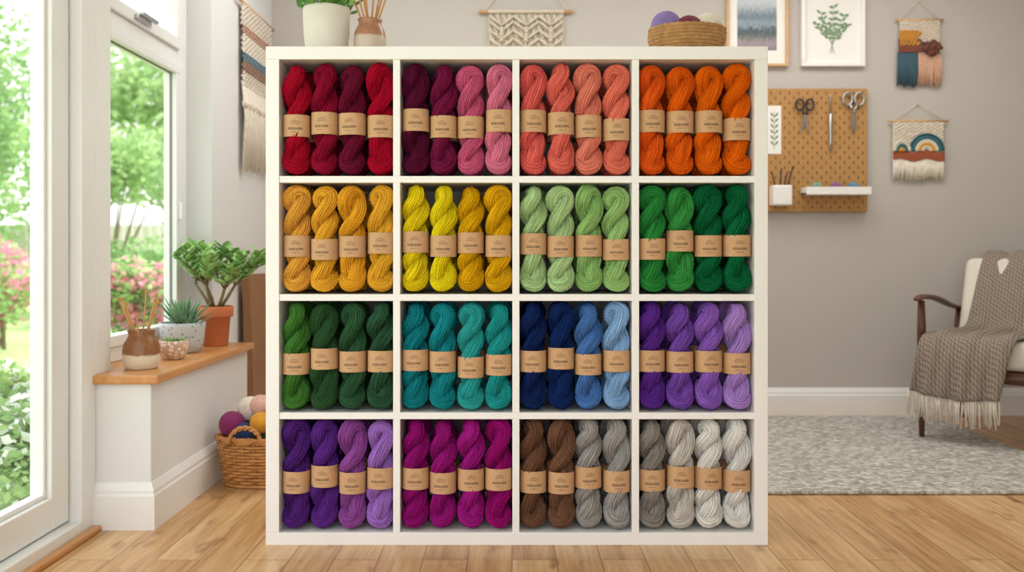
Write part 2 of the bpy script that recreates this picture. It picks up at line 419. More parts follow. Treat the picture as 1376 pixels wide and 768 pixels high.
# ------------------------------------------------------------------ ceramics / plants
m_soil=mat('potting_soil','#3B2A20',.95,.3,60,.8,120,.004)
def leafmat(n,c1,c2,rough=.45,sc=25):
    m,nt,b=base(n); f=NOISE(nt,coords(nt,'Object'),sc); f=MATH(nt,'MULTIPLY_ADD',f,3.,-1.)
    nt.links.new(mixc(nt,f,lin(c1),lin(c2)),b.inputs['Base Color']); b.inputs['Roughness'].default_value=rough
    return m
def pot(name,prof,mats,loc,mis=None,seg=48):
    g=empty(name,loc); b=MB(); b.lathe(prof,seg,mis=mis); b.obj('pot',mats,g); return g
def two_tone(name,top,bot,zsplit,rough=.3):
    m,nt,b=base(name); v=coords(nt,'Object'); sp=nt.nodes.new('ShaderNodeSeparateXYZ'); nt.links.new(v,sp.inputs[0])
    n=NOISE(nt,v,14,3); z=MATH(nt,'ADD',sp.outputs[2],MATH(nt,'MULTIPLY',n,.02))
    f=MATH(nt,'SMOOTH_MIN',MATH(nt,'MAXIMUM',MATH(nt,'MULTIPLY',MATH(nt,'SUBTRACT',z,zsplit+.007),160.),0.),1.,.05)
    sp2=NOISE(nt,v,120,2); t=mixc(nt,sp2,mul(lin(top),.6),mul(lin(top),1.3)); bb=mixc(nt,sp2,mul(lin(bot),.85),mul(lin(bot),1.1))
    nt.links.new(mixc(nt,f,bb,t),b.inputs['Base Color']); b.inputs['Roughness'].default_value=rough; return m
def speckle(name,basec,spot,scale,thr):
    m,nt,b=base(name); v=coords(nt,'Object'); vo=nt.nodes.new('ShaderNodeTexVoronoi'); vo.inputs['Scale'].default_value=scale; nt.links.new(v,vo.inputs['Vector'])
    f=MATH(nt,'LESS_THAN',vo.outputs['Distance'],thr)
    nt.links.new(mixc(nt,f,lin(basec),lin(spot)),b.inputs['Base Color']); b.inputs['Roughness'].default_value=.55; return m
jar_prof=[(0,0),(.045,0),(.052,.006),(.0575,.03),(.0585,.06),(.055,.085),(.046,.103),(.041,.110),(.041,.118),(.045,.127),(.043,.128),(.038,.118),(.037,.11),(.05,.08),(.05,.02),(0,.012)]
m_stick=mat('needle_wood','#C8914F',.45,.08,10)
def sticks(g,n,h0,h1,r0,spread,rad,cap=True,seed=3):
    rn=random.Random(seed); b=MB()
    for i in range(n):
        a=2*pi*i/n+rn.uniform(-.3,.3); L=rn.uniform(h0,h1); t=spread*rn.uniform(.5,1)
        p0=Vector((-math.cos(a)*r0*.4,-math.sin(a)*r0*.4,.02)); p1=Vector((math.cos(a)*t,math.sin(a)*t,L))
        b.tube([p0,p1],rad,8)
        if cap: b.sphere(p1,rad*2.1,0,10,8)
    b.obj('sticks',m_stick,g)
g=pot('knitting_needle_jar',jar_prof,[two_tone('brown_cream_glaze','#8F5C34','#DFD0BA',.048)],(-1.218,2.90,.481)); sticks(g,10,.18,.25,.03,.085,.0025)
g=pot('stick_vase',[(r*.88,z*1.0) for r,z in jar_prof],[two_tone('terracotta_cream_glaze','#A9785A','#C9B7A4',.07)],(-.449,2.79,1.47)); sticks(g,8,.24,.33,.03,.10,.003,False,5)
g=pot('succulent_in_bowl',[(0,0),(.03,0),(.036,.004),(.050,.03),(.0525,.05),(.049,.068),(.045,.068),(.046,.05),(0,.052)],[speckle('speckled_clay','#C9A48C','#E9DCCB',75,.42)],(-1.213,3.16,.481))
def rosette(b,c,n,L,w,th,up0,up1,rn,mi=0,tip=.15):
    for i in range(n):
        f=i/n; a=i*2.399; el=up0+(up1-up0)*f; l=L*(1-.35*f)*rn.uniform(.9,1.1)
        d=Vector((math.cos(a)*math.cos(el),math.sin(a)*math.cos(el),math.sin(el)))
        P=[];Rr=[]
        for k in range(7):
            t=k/6; P.append(Vector(c)+d*l*t+Vector((0,0,l*.16*t*t*(1 if el<1 else 0)))); Rr.append(w*(math.sin(pi*min(1,.22+t*.78))**.8)*(1-t*.25)+w*tip*.1)
        sd=d.cross(Vector((0,0,1))).normalized()
        b.tube(P,Rr,8,False,mi,flat=th,up=tuple(sd))
b=MB(); rn=random.Random(2)
for (x,y) in ((0,0),(.022,.01),(-.02,.014),(.0,-.022)): rosette(b,(x,y,.055),14,.032,.0065,.5,.25,1.3,rn)
b.obj('rosettes',leafmat('succulent_green','#5E8A46','#8FB46A'),g)
b=MB(); b.lathe([(0,.055),(.046,.053)],24); b.obj('soil',m_soil,g)
g=pot('aloe_in_grey_pot',[(0,0),(.058,0),(.066,.004),(.078,.04),(.084,.1),(.085,.115),(.079,.115),(.077,.1),(0,.1)],[speckle('grey_terrazzo','#C3C7C8','#8F9DA6',60,.3)],(-1.262,3.38,.481))
b=MB(); rosette(b,(0,0,.098),34,.145,.0105,.35,.35,1.5,random.Random(4),tip=0)
rosette(b,(.04,-.03,.098),14,.09,.008,.35,.35,1.4,random.Random(6),tip=0)
b.obj('leaves',leafmat('aloe_green','#4C7C58','#86A882'),g)
b=MB(); b.lathe([(0,.104),(.078,.101)],30); b.obj('soil',m_soil,g)
g=pot('jade_plant_in_terracotta_pot',[(0,0),(.045,0),(.048,.004),(.058,.118),(.067,.119),(.069,.123),(.070,.158),(.066,.163),(.061,.162),(.058,.148),(0,.146)],[mat('terracotta','#C87448',.8,.12,14,.2,80,.002)],(-1.215,3.62,.481))
b=MB(); b.lathe([(0,.15),(.059,.147)],30); b.obj('soil',m_soil,g)
bs=MB(); bl=MB(); rn=random.Random(11)
def leaf(p,d,L,W):
    d=d.normalized(); up=Vector((0,0,1)); sd=d.cross(up)
    if sd.length<.1: sd=Vector((1,0,0))
    sd.normalize(); nn=sd.cross(d)
    T=Matrix((sd,d,nn)).transposed()
    bl.sphere(p+d*L*.5,1,0,8,6,(W/2,L/2,.0035),T)
def grow(p,d,L,r,lev):
    q=p+d*L; bs.tube([p,p+d*L*.5+Vector((rn.uniform(-.004,.004),rn.uniform(-.004,.004),0)),q],[r,r*.85,r*.7],8)
    if lev>0:
        for k in range(3 if lev>1 else 2):
            a=rn.uniform(0,2*pi); nd=(d+Vector((math.cos(a),math.sin(a),.15))*rn.uniform(.45,.8)).normalized()
            grow(q,nd,L*rn.uniform(.6,.85),r*.65,lev-1)
    if lev<=1:
        for k in range(4):
            t=.35+.65*k/3; c=p+d*L*t
            a0=rn.uniform(0,pi)
            for a in (a0,a0+pi):
                x=Vector((math.cos(a),math.sin(a),0)); ld=(x+d*.6+Vector((0,0,.25))).normalized()
                e=c+ld*.05+Vector(g.location)
                if e.x<-1.355 or e.y>3.745: continue
                leaf(c,ld,rn.uniform(.042,.058),rn.uniform(.025,.034))
for k in range(6):
    a=2*pi*k/6+.3; grow(Vector((math.cos(a)*.012,math.sin(a)*.012,.145)),Vector((math.cos(a)*.62,math.sin(a)*.55,1)).normalized(),rn.uniform(.10,.14),.0075,2)
bs.obj('stems',mat('jade_stem','#7D6A48',.8,.2,40),g); bl.obj('leaves',leafmat('jade_leaf','#5C9042','#A4CC7C',.35,18),g)
g=pot('leafy_plant_in_white_pot',[(0,0),(.056,0),(.062,.006),(.071,.08),(.074,.158),(.072,.162),(.068,.158),(.066,.14),(0,.138)],[mat('matte_white_ceramic','#DDD6CB',.6,.04,20)],(-.586,2.79,1.47))
b=MB(); rn=random.Random(8)
for i in range(360):
    a=rn.uniform(0,2*pi); rr_=.085*math.sqrt(rn.random()); z=.152+rn.uniform(0,.11)
    p=Vector((rr_*math.cos(a),rr_*math.sin(a),z)); dd=Vector((math.cos(a)*rn.uniform(.2,1),math.sin(a)*rn.uniform(.2,1),rn.uniform(.1,1))).normalized()
    sd=dd.cross(Vector((rn.uniform(-1,1),rn.uniform(-1,1),1))).normalized(); L=rn.uniform(.025,.04)
    b.quad([p,p+dd*L*.3+sd*.007,p+dd*L*.7+sd*.006,p+dd*L,p+dd*L*.7-sd*.006,p+dd*L*.3-sd*.007])
    if i%6==0: b.tube([(p.x*.2,p.y*.2,.138),p],.0013,5)
b.obj('leaves',leafmat('shelf_plant_green','#3F7A30','#7DB350'),g)

# ------------------------------------------------------------------ baskets
m_wick=mat('wicker','#C48A4E',.6,.25,30,.3,200,.001)
m_wick2=mat('seagrass_coil','#B08350',.75,.25,60,.5,300,.002)
def sup(a,n=2.6):
    c,s_=math.cos(a),math.sin(a); return (math.copysign(abs(c)**(2/n),c),math.copysign(abs(s_)**(2/n),s_))
g=empty('wicker_basket',(-.905,3.33,0)); b=MB(); A0,B0,A1,B1,Hb=.165,.108,.193,.135,.180
NST=30
def ring(z,off=0,ph=0,n=120,amp=.0056,lift=0):
    t=z/Hb; P=[]
    for i in range(n):
        a=2*pi*i/n; x,y=sup(a); o=amp*math.cos(a*NST/2+ph)+off
        P.append((x*(A0+(A1-A0)*t)+math.cos(a)*o,y*(B0+(B1-B0)*t)+math.sin(a)*o,z+lift*math.sin(a*NST+ph)))
    return P
for k in range(14): b.tube(ring(.008+k*.0122,0,pi*(k%2)),.0060,6,True)
for k in range(NST):
    a=2*pi*(k+.0)/NST; x,y=sup(a); b.tube([(x*A0,y*B0,.004),(x*A1,y*B1,Hb)],.0042,6)
for k in range(3): b.tube(ring(Hb-.002,.003*math.cos(k*2.1),k*2.1,160,.006,.006),.0062,6,True)
b.tube(ring(.0075,.004,0,90,0),.007,6,True)
b.lathe([(0,.006),(1,.006)],40,(0,0,0),0,A0,B0)
for o in (-.006,.006):
    P=[]
    for i in range(25):
        a=pi*i/24; P.append((-.062+math.cos(a)*.058,-B1-.004+o*math.cos(a*9),Hb-.01+math.sin(a)*.058+o*math.sin(a*9)))
    b.tube(P,.0055,6)
b.obj('woven_basket',m_wick,g)
for i,(x,y,z,r,c) in enumerate([(-.138,-.045,.225,.046,'8E2A68'),(-.085,.01,.272,.045,'EFE2D8'),(-.035,-.03,.292,.038,'E4B8A8'),(-.080,-.075,.200,.036,'1F3E6E'),(-.022,-.075,.235,.038,'E0A030'),(-.125,.06,.22,.045,'C9BBA8'),(.03,.04,.25,.05,'B6643C'),(.1,.03,.22,.048,'D8A0A0'),(.07,-.05,.215,.05,'6A8A6A'),(0,.0,.16,.055,'4A6A4A'),(-.08,.0,.17,.05,'B6643C')]):
    ball('yarn_ball_%d'%(i+1),(x,y,z),r,c,g,i+20)
g=empty('coiled_basket_of_yarn',(.553,2.79,1.47)); b=MB()
for k in range(9):
    z=.0082+k*.0105; rx=.098+.018*math.sin(min(1,k/6)*pi/2)
    P=[((rx+.0012*math.cos(i*1.3+k))*math.cos(2*pi*i/90),(rx*.8+.0012*math.cos(i*1.3+k))*math.sin(2*pi*i/90),z) for i in range(90)]
    b.tube(P,[.0066+.0012*math.sin(i*pi/1.5+k*2) for i in range(90)],8,True)
b.lathe([(0,.005),(1,.005)],40,(0,0,0),0,.098,.08)
b.obj('coils',m_wick2,g)
for i,(x,y,z,r,c) in enumerate([(-.066,0,.106,.047,'8F7AB8'),(.004,-.01,.094,.043,'7A2440'),(.068,0,.102,.045,'E9DFCF'),(-.03,.05,.07,.036,'B98FA0')]): ball('yarn_ball_%d'%(i+1),(x,y,z),r,c,g,i+50)
b=MB(); b.box(-.02,.02,-.13,.13,0,.76); b.obj('wooden_board',m_board,None,False,(-1.218,4.24,.001),(0,-.03,0),bevel=.003)

# ------------------------------------------------------------------ rug
def rug_mat():
    m,nt,b=base('woven_wool_rug'); v=coords(nt,'Object')
    wv=coords(nt,'Object',(1,1.7,1))
    vo=nt.nodes.new('ShaderNodeTexVoronoi'); vo.inputs['Scale'].default_value=46; vo.inputs['Randomness'].default_value=.6; nt.links.new(wv,vo.inputs['Vector'])
    n=NOISE(nt,v,36,5,.75); n2=NOISE(nt,v,9,4,.7)
    sc=nt.nodes.new('ShaderNodeSeparateColor'); nt.links.new(vo.outputs['Color'],sc.inputs[0])
    f=MATH(nt,'ADD',MATH(nt,'MULTIPLY_ADD',n,1.4,-.2),MATH(nt,'MULTIPLY_ADD',sc.outputs[0],.8,-.35)); f=MATH(nt,'ADD',f,MATH(nt,'MULTIPLY_ADD',n2,.6,-.25))
    f=MATH(nt,'SUBTRACT',f,MATH(nt,'MULTIPLY',vo.outputs['Distance'],.5))
    f=MATH(nt,'MINIMUM',MATH(nt,'MAXIMUM',f,0.),1.)
    nt.links.new(mixc(nt,f,lin('#A39D96'),lin('#EFEBE4')),b.inputs['Base Color']); b.inputs['Roughness'].default_value=.95
    BUMP(nt,b,MATH(nt,'SUBTRACT',n,vo.outputs['Distance']),.8,.012); return m
b=MB(); b.box(-.95,.95,-.73,.73,0,.014); b.obj('area_rug',rug_mat(),None,False,(1.24,3.87,.001),bevel=.005)

# ------------------------------------------------------------------ armchair
ch=empty('armchair',(1.89,4.07,.016),(0,0,math.radians(-42)))
m_cush=mat('cream_upholstery','#DED7CB',.9,.05,50,.5,500,.001)
b=MB()
def leg(p0,p1,r0,r1): b.tube([p0,(Vector(p0)+Vector(p1))/2,p1],[r0,(r0+r1)/2*1.05,r1],12)
for t in (0,.66):
    leg((t,0.0,0),(t,.0,.40),.012,.021); leg((t,0,.40),(t,-.005,.625),.021,.015)
    leg((t,.64,0),(t,.56,.38),.012,.02); leg((t,.56,.38),(t,.58,.565),.02,.014)
    P=spline([(t,-.06,.632),(t,.02,.643),(t,.2,.630),(t,.42,.59),(t,.60,.565),(t,.64,.57)],6)
    n=len(P); b.tube(P,[.030*(.55+.45*math.sin(pi*min(1,(i+1)/(n*.35))/2))*(1-.45*(i/n)**2) for i in range(n)],14,flat=.42,up=(1,0,0))
    b.tube([(t,0,.30),(t,.58,.275)],.018,10,flat=1)
    b.tube([(t*.92+.027,.52,.28),(t*.92+.027,.72,.76)],[.02,.014],10)
b.box(0,.66,-.012,.012,.275,.325); b.box(0,.66,.55,.572,.255,.30)
for z in (.45,.55,.65,.74):
    y=.52+(z-.28)*.417; b.box(.03,.63,y-.008,y+.008,z-.02,z+.02)
b.obj('wood_frame',m_walnut,ch,True)
def cushion(name,sx,sy,sz,loc,rot):
    b=MB(); b.box(-sx/2,sx/2,-sy/2,sy/2,-sz/2,sz/2); o=b.obj(name,m_cush,ch,True,loc,rot)
    bv=o.modifiers.new('b','BEVEL'); bv.width=.04; bv.segments=6
    return o
cushion('seat_cushion',.60,.58,.13,(.33,.265,.385),(math.radians(-3),0,0))
cushion('back_cushion',.60,.12,.45,(.33,.555,.600),(math.radians(-22),0,0))
prof_t=[(.765,.55),(.755,.68),(.72,.79),(.665,.836),(.605,.82),(.555,.74),(.49,.60),(.450,.50),(.40,.468),(.29,.468),(.12,.472),(.0,.472),(-.045,.452),(-.066,.38),(-.068,.29),(-.066,.215)]
pr=spline([(a,b_,0) for a,b_ in prof_t],4)
def throw_mat():
    m,nt,b=base('taupe_woven_throw'); v=coords(nt,'Object')
    w1=nt.nodes.new('ShaderNodeTexWave'); w1.inputs['Scale'].default_value=22; w1.inputs['Distortion'].default_value=1.0; w1.bands_direction='X'; nt.links.new(v,w1.inputs['Vector'])
    w2=nt.nodes.new('ShaderNodeTexWave'); w2.inputs['Scale'].default_value=22; w2.inputs['Distortion'].default_value=1.0; w2.bands_direction='DIAGONAL'; nt.links.new(v,w2.inputs['Vector'])
    f=MATH(nt,'MULTIPLY',MATH(nt,'ADD',w1.outputs['Fac'],w2.outputs['Fac']),.5)
    f=MATH(nt,'ADD',MATH(nt,'MULTIPLY',f,.8),MATH(nt,'MULTIPLY',NOISE(nt,v,60,4),.35))
    nt.links.new(mixc(nt,f,lin('#695D54'),lin('#A89A8D')),b.inputs['Base Color']); b.inputs['Roughness'].default_value=.95
    b.inputs['Specular IOR Level'].default_value=.1; BUMP(nt,b,f,.8,.005); return m
m_throw=throw_mat()
m_fringe=mat('throw_fringe','#DDD2C4',.95,.1,60)
b=MB(); NP=len(pr); NW=44; k0=len(b.v)
def tp(i,j):
    f=i/(NP-1); w0=.17-.20*f; w1=.60-.26*f; t=w0+(w1-w0)*j/NW
    p=pr[i]; wv=.008*math.sin(t*46+f*5)+.005*math.sin(t*90+f*17)
    hang=max(0,(f-.72)/.28)
    return Vector((t,p.x-hang*(.012+wv*1.8)-(.004),p.y+(wv+.008)*(1-hang) - hang*.02*math.sin(t*9)))
for i in range(NP):
    for j in range(NW+1): b.v.append(tuple(tp(i,j)))
for i in range(NP-1):
    for j in range(NW):
        q=k0+i*(NW+1)+j; b.f.append((q,q+1,q+NW+2,q+NW+1)); b.m.append(0)
for j in range(0,NW+1):
    p=tp(NP-1,j); L=U(.10,.125)
    b.tube([p,p+Vector((U(-.004,.004),U(-.004,.004),-L*.25)),p+Vector((U(-.01,.01),U(-.008,.008),-L))],[.0028,.0046,.0032],6,mi=1)
o=b.obj('throw_blanket',[m_throw,m_fringe],ch,True); sd=o.modifiers.new('s','SOLIDIFY'); sd.thickness=.006

# ------------------------------------------------------------------ wall decor (back wall)
YW=YB
m_cord=mat('cotton_cord','#DCD0BE',.9,.08,80,.3,400,.001); m_black=mat('black_plastic','#2A2A2C',.4,.05,10)
m_paper=mat('paper_white','#F1EFEA',.8,.01,5)
def rod(b,x0,x1,z,r,mi): b.tube([(x0,YW-.02,z),(x1,YW-.02,z)],r,10,mi=mi)
g=empty('macrame_wall_hanging'); b=MB(); rod(b,-.178,.325,2.14,.009,1)
b.tube(spline([(-.15,YW-.02,2.14),(-.03,YW-.012,2.30),(.075,YW-.006,2.42)],6),.003,6); b.tube(spline([(.30,YW-.02,2.14),(.18,YW-.012,2.30),(.075,YW-.006,2.42)],6),.003,6)
n=44
for i in range(n):
    x=-.12+.39*i/(n-1); zl=1.86-.13*(1-abs(x-.075)/.195)
    P=[(x+.003*math.sin(z*60+i*1.7),YW-.014+.003*math.cos(z*70+i),z) for z in [2.145-(2.145-zl)*k/14 for k in range(15)]]
    b.tube(P,.0040,6)
    b.sphere((x,YW-.022,2.14),.0105,0,8,6,(.6,1,1.1))
for xc,w_ in ((-.055,.062),(.075,.066),(.205,.062)):
    for dz in (0,.03,.075,.12):
        for sg in (-1,1):
            b.tube([(xc,YW-.028,2.065-dz),(xc+sg*w_*.5,YW-.032,2.09-dz),(xc+sg*w_,YW-.028,2.115-dz)],[.005,.007,.005],8)
    for q in range(5): b.sphere((xc,YW-.032,2.05-q*.016),.010,0,8,6,(1.2,.8,.8))
b.obj('knotted_cords',[m_cord,m_oakrod],g)
def frame(name,x0,x1,z0,z1,t,mf,artm,mat_w):
    g=empty(name); b=MB()
    for a in ((x0,x1,z0,z0+t),(x0,x1,z1-t,z1),(x0,x0+t,z0+t,z1-t),(x1-t,x1,z0+t,z1-t)): b.box(a[0],a[1],YW-.03,YW-.002,a[2],a[3])
    b.obj('frame',mf,g,False,bevel=.002)
    box('mat_board',x0+t,x1-t,YW-.012,YW-.008,z0+t,z1-t,m_paper,g,0)
    if artm: box('print',x0+t+mat_w,x1-t-mat_w,YW-.0135,YW-.0125,z0+t+mat_w*1.6,z1-t-mat_w,artm,g,0)
    return g
def art():
    m,nt,b=base('watercolour_landscape'); v=coords(nt,'Generated'); sp=nt.nodes.new('ShaderNodeSeparateXYZ'); nt.links.new(v,sp.inputs[0])
    n=NOISE(nt,coords(nt,'Generated',(11,1,3.5)),2.6,6,.75); f=MATH(nt,'ADD',sp.outputs[2],MATH(nt,'MULTIPLY_ADD',n,.7,-.35))
    r=nt.nodes.new('ShaderNodeValToRGB'); nt.links.new(f,r.inputs[0]); e=r.color_ramp.elements
    e[0].position=.0; e[0].color=lin('#7F7C82'); e[1].position=1; e[1].color=lin('#D6D8DC')
    for p,c in ((.12,'#A999A2'),(.24,'#6F7873'),(.34,'#4E5C68'),(.46,'#9AA8B2'),(.6,'#6C7E8C'),(.78,'#BEC6CE')):
        q=e.new(p); q.color=lin(c)
    nt.links.new(r.outputs[0],b.inputs['Base Color']); b.inputs['Roughness'].default_value=.8; return m
frame('landscape_picture_frame',1.137,1.466,1.85,2.30,.015,m_oakrod,art(),.045)
g=frame('botanical_picture_frame',1.534,1.871,1.85,2.30,.02,m_white,None,.05)
b=MB(); rn=random.Random(3); c0=Vector((1.70,YW-.0135,1.965))
def ovl(p,d,l,w_):
    n_=Vector((-d.z,0,d.x)); b.quad([p,p+d*l*.3+n_*w_,p+d*l*.7+n_*w_*.8,p+d*l,p+d*l*.7-n_*w_*.8,p+d*l*.3-n_*w_])
for i,(a,L) in enumerate(((-.75,.12),(-.35,.17),(.05,.20),(.42,.16),(.8,.115))):
    P=[c0+Vector((math.sin(a*(.5+.5*t))*L*t,-.0004*i,math.cos(a*.6)*L*t)) for t in [k/6 for k in range(7)]]
    b.tube(P,.0012,5)
    for k in range(2,7):
        for sg in (-1,1):
            d_=Vector((sg*rn.uniform(.6,1),0,rn.uniform(.1,.8))).normalized(); ovl(P[k],d_,rn.uniform(.022,.034),rn.uniform(.006,.010))
for a in (-.5,-.15,.2,.5): b.tube([c0,c0+Vector((math.sin(a)*.03,0,-.045))],.0009,5)
b.obj('leaf_drawing',mat('print_green','#7F9A78',.8,.3,60),g,False)
g=empty('pegboard'); PX0,PX1,PZ0,PZ1=1.225,1.883,1.078,1.732
box('board',PX0,PX1,YW-.028,YW-.014,PZ0,PZ1,mat('pegboard_tan','#B58750',.7,.06,30),g,.004)
box('standoff',PX0+.05,PX1-.05,YW-.014,YW,PZ0+.05,PZ1-.05,m_dark,g,0)
b=MB(); nx=26; nz=24
for i in range(nx):
    for j in range(nz):
        if (i+j)%2: continue
        x=PX0+.025+i*(PX1-PX0-.05)/(nx-1); z=PZ0+.025+j*(PZ1-PZ0-.05)/(nz-1)
        b.box(x-.0028,x+.0028,YW-.0288,YW-.0279,z-.0075,z+.0075)
b.obj('peg_slots',mat('slot_interior','#6A4624',.9,.05),g,False)
def scissors(name,x,z,L,mh,open_=.12):
    b=MB(); y=YW-.045
    for sg in (-1,1):
        rc=Vector((x+sg*L*.14,y,z+L*.36)); R_=L*.11
        b.tube([rc+Vector((math.cos(a)*R_,0,math.sin(a)*R_*1.35)) for a in [2*pi*i/24 for i in range(24)]],L*.028,8,True)
        b.tube([rc+Vector((-sg*L*.05,0,-R_*1.25)),(x,y,z+L*.05)],[L*.03,L*.022],8)
        tip=Vector((x-sg*L*open_,y-.001*sg,z-L*.5)); w=L*.035
        b.quad([(x-w,y-.002*sg,z+L*.06),(x+w,y-.002*sg,z+L*.06),(x+w*.9-sg*L*open_*.5,y-.002*sg,z-L*.25),tuple(tip),(x-w*.9-sg*L*open_*.5,y-.002*sg,z-L*.25)],1)
    b.sphere((x,y-.004,z+.01),L*.03,1,10,8)
    b.tube([(x,YW-.028,z+L*.3),(x,y,z+L*.3)],.003,6,mi=1)
    b.obj(name,[mh,m_steel],g,True)
scissors('dark_scissors',1.545,1.575,.19,m_black,.16); scissors('steel_scissors',1.803,1.595,.22,m_steel,.05)
b=MB(); b.tube([(1.683,YW-.04,1.70),(1.683,YW-.04,1.69),(1.683,YW-.04,1.60)],[.003,.004,.0045],8); b.tube([(1.683,YW-.04,1.60),(1.683,YW-.04,1.59),(1.683,YW-.04,1.44),(1.683,YW-.04,1.39)],[.0045,.010,.008,.003],10,mi=1); b.tube([(1.683,YW-.028,1.68),(1.683,YW-.045,1.68)],.003,6)
b.obj('awl',[m_steel,m_steel],g)
b=MB(); b.box(1.53,1.868,YW-.115,YW-.028,1.165,1.178); b.box(1.53,1.868,YW-.118,YW-.112,1.165,1.205); b.box(1.53,1.535,YW-.115,YW-.028,1.165,1.205); b.box(1.863,1.868,YW-.115,YW-.028,1.165,1.205); b.obj('tray_shelf',m_white,g,False,bevel=.002)
for i,(x,c) in enumerate(((1.60,'7FA08A'),(1.70,'8E5E8E'),(1.79,'5E8AA8'))): ball('mini_ball_%d'%(i+1),(x,YW-.07,1.205),.028,c,g,i+70)
b=MB(); b.box(1.36,1.46,YW-.11,YW-.028,1.11,1.215); b.obj('white_cup',m_white,g,False,bevel=.008)
b=MB()
for i,(x,l,t) in enumerate(((1.385,.07,-.02),(1.405,.09,.01),(1.425,.075,.02),(1.44,.10,.035))): b.tube([(x,YW-.07,1.19),(x+t,YW-.07,1.215+l)],.0045,7,mi=i%2)
b.obj('pens',[m_walnut,m_dark],g)
box('pinned_card',1.35,1.425,YW-.031,YW-.029,1.385,1.64,m_paper,g,0)
b=MB()
for k in range(6):
    z=1.43+k*.03
    for sg in (-1,1): b.quad([(1.388,YW-.032,z),(1.388+sg*.012,YW-.032,z+.02),(1.388+sg*.022,YW-.032,z+.024),(1.388+sg*.014,YW-.032,z+.008)])
b.tube([(1.388,YW-.032,1.41),(1.388,YW-.032,1.61)],.001,5); b.obj('card_drawing',mat('card_green','#4E6A50',.8),g,False)
def hanging(name,x0,x1,z,zap,rodz=.006):
    g=empty(name); b=MB(); rod(b,x0,x1,z,rodz,0); xm=(x0+x1)/2
    b.tube([(x0+.02,YW-.02,z),(xm,YW-.008,zap),(x1-.02,YW-.02,z)],.0018,6,mi=1); b.sphere((xm,YW-.008,zap),.005,1,8,6)
    b.obj('dowel',[m_oakrod,m_cord],g); return g
def tassels(g,nm,x0,x1,z0,z1,col,n,jit=.01,y=.02):
    b=MB()
    for i in range(n):
        x=x0+(x1-x0)*(i+.5)/n; e=z1+U(-jit,jit)
        b.tube([(x,YW-y,z0),(x+U(-.003,.003),YW-y-.006,(z0+e)/2),(x+U(-.004,.004),YW-y+.002,e)],[.0045,.006,.0045],6)
    b.obj(nm,YM(col),g)
def arcs(g,xc,zc,r0,cols,w,nper=2,a0=0,a1=pi,squash=1,yoff=.018):
    r=r0
    for ci,c in enumerate(cols):
        b=MB()
        for k in range(nper):
            rk=r+w*(k+.5)/nper
            b.tube([(xc+rk*math.cos(a),YW-yoff-.004*math.sin(k),zc+rk*squash*math.sin(a)) for a in [a0+(a1-a0)*i/20 for i in range(21)]],w/nper*.58,7)
        b.obj('band_%d_%s'%(ci,c),YM(c),g); r+=w
g=hanging('woven_wall_hanging',2.035,2.29,2.097,2.20)
b=MB()
for i in range(13):
    z=2.088-i*.0088
    b.tube([(2.055+.215*t,YW-.02-.003*math.cos(t*40+i*pi),z) for t in [k/40 for k in range(41)]],.0052,6)
b.obj('weave_cream',YM('D8CBB8'),g)
b=MB()
for i in range(9):
    z=2.035-i*.0088; b.tube([(2.055+(.10+.012*math.sin(i))*t,YW-.026-.003*math.cos(t*30+i*pi),z) for t in [k/24 for k in range(25)]],.0056,6)
b.obj('weave_ochre',YM('C98E34'),g)
b=MB()
for i in range(8):
    z=1.99-i*.0088; b.tube([(2.05+.12*t,YW-.024-.003*math.cos(t*30+i*pi),z) for t in [k/24 for k in range(25)]],.0056,6)
b.obj('weave_rust',YM('8A4E38'),g)
b=MB(); rn=random.Random(9)
for i in range(70): 
    a=rn.uniform(0,2*pi); q=rn.random()**.5
    b.sphere((2.222+.042*q*math.cos(a),YW-.035+rn.uniform(-.01,.01),1.945+.034*q*math.sin(a)),.012,0,8,6)
b.obj('fluffy_roving',YM('6A3A2C'),g)
tassels(g,'tassel_teal',2.045,2.15,1.925,1.745,'3A5866',14); tassels(g,'tassel_blush',2.155,2.275,1.925,1.75,'CDA288',15)
g=hanging('arched_wall_hanging',1.995,2.315,1.561,1.652)
b=MB()
for i in range(22):
    z=1.552-i*.0094; b.tube([(2.02+.27*t,YW-.018-.003*math.cos(t*50+i*pi),z) for t in [k/44 for k in range(45)]],.0054,6)
b.obj('weave_ground',YM('E0D5C4'),g)
arcs(g,2.195,1.40,.012,['D8CDBD','D8A038','E2D8C8','3E7078','2E5E68'],.0165,2,0,pi,1.0,.03)
arcs(g,2.062,1.40,.0,['D8A038','3E7078','E2D8C8'],.016,2,0,pi,1.2,.034)
b=MB()
for i in range(5):
    z=1.375+i*-.009+.02; b.tube([(2.02+.27*t,YW-.026,z+.008*math.sin(t*12)) for t in [k/30 for k in range(31)]],.0056,6)
b.obj('band_rust',YM('A8583A'),g)
tassels(g,'fringe',2.02,2.29,1.36,1.255,'E4DACB',34,.012)
g=empty('fringed_wall_hanging'); XL=-1.28
b=MB(); b.tube([(XL+.02,4.06,2.035),(XL+.02,4.66,2.035)],.008,8); b.obj('dowel',m_oakrod,g)
def lrow(nm,z0,z1,col,bulge=.0):
    b=MB(); n=max(1,int((z0-z1)/.012))
    for i in range(n):
        z=z0-(i+.5)*(z0-z1)/n; b.tube([(XL+.02+bulge+.004*math.cos(k*1.6+i*pi),4.12+.48*k/40,z) for k in range(41)],.0075,6)
    b.obj(nm,YM(col),g)
for a in ((2.03,1.93,'E0D6C9',0),(1.93,1.885,'C09A86',.006),(1.885,1.80,'E8DFD2',.004),(1.80,1.76,'6A8492',.008),(1.76,1.71,'9A7A68',.006),(1.71,1.64,'E0D6C9',.004)): lrow('weave_%d'%int(a[0]*100),*a[:3],a[3])
b=MB()
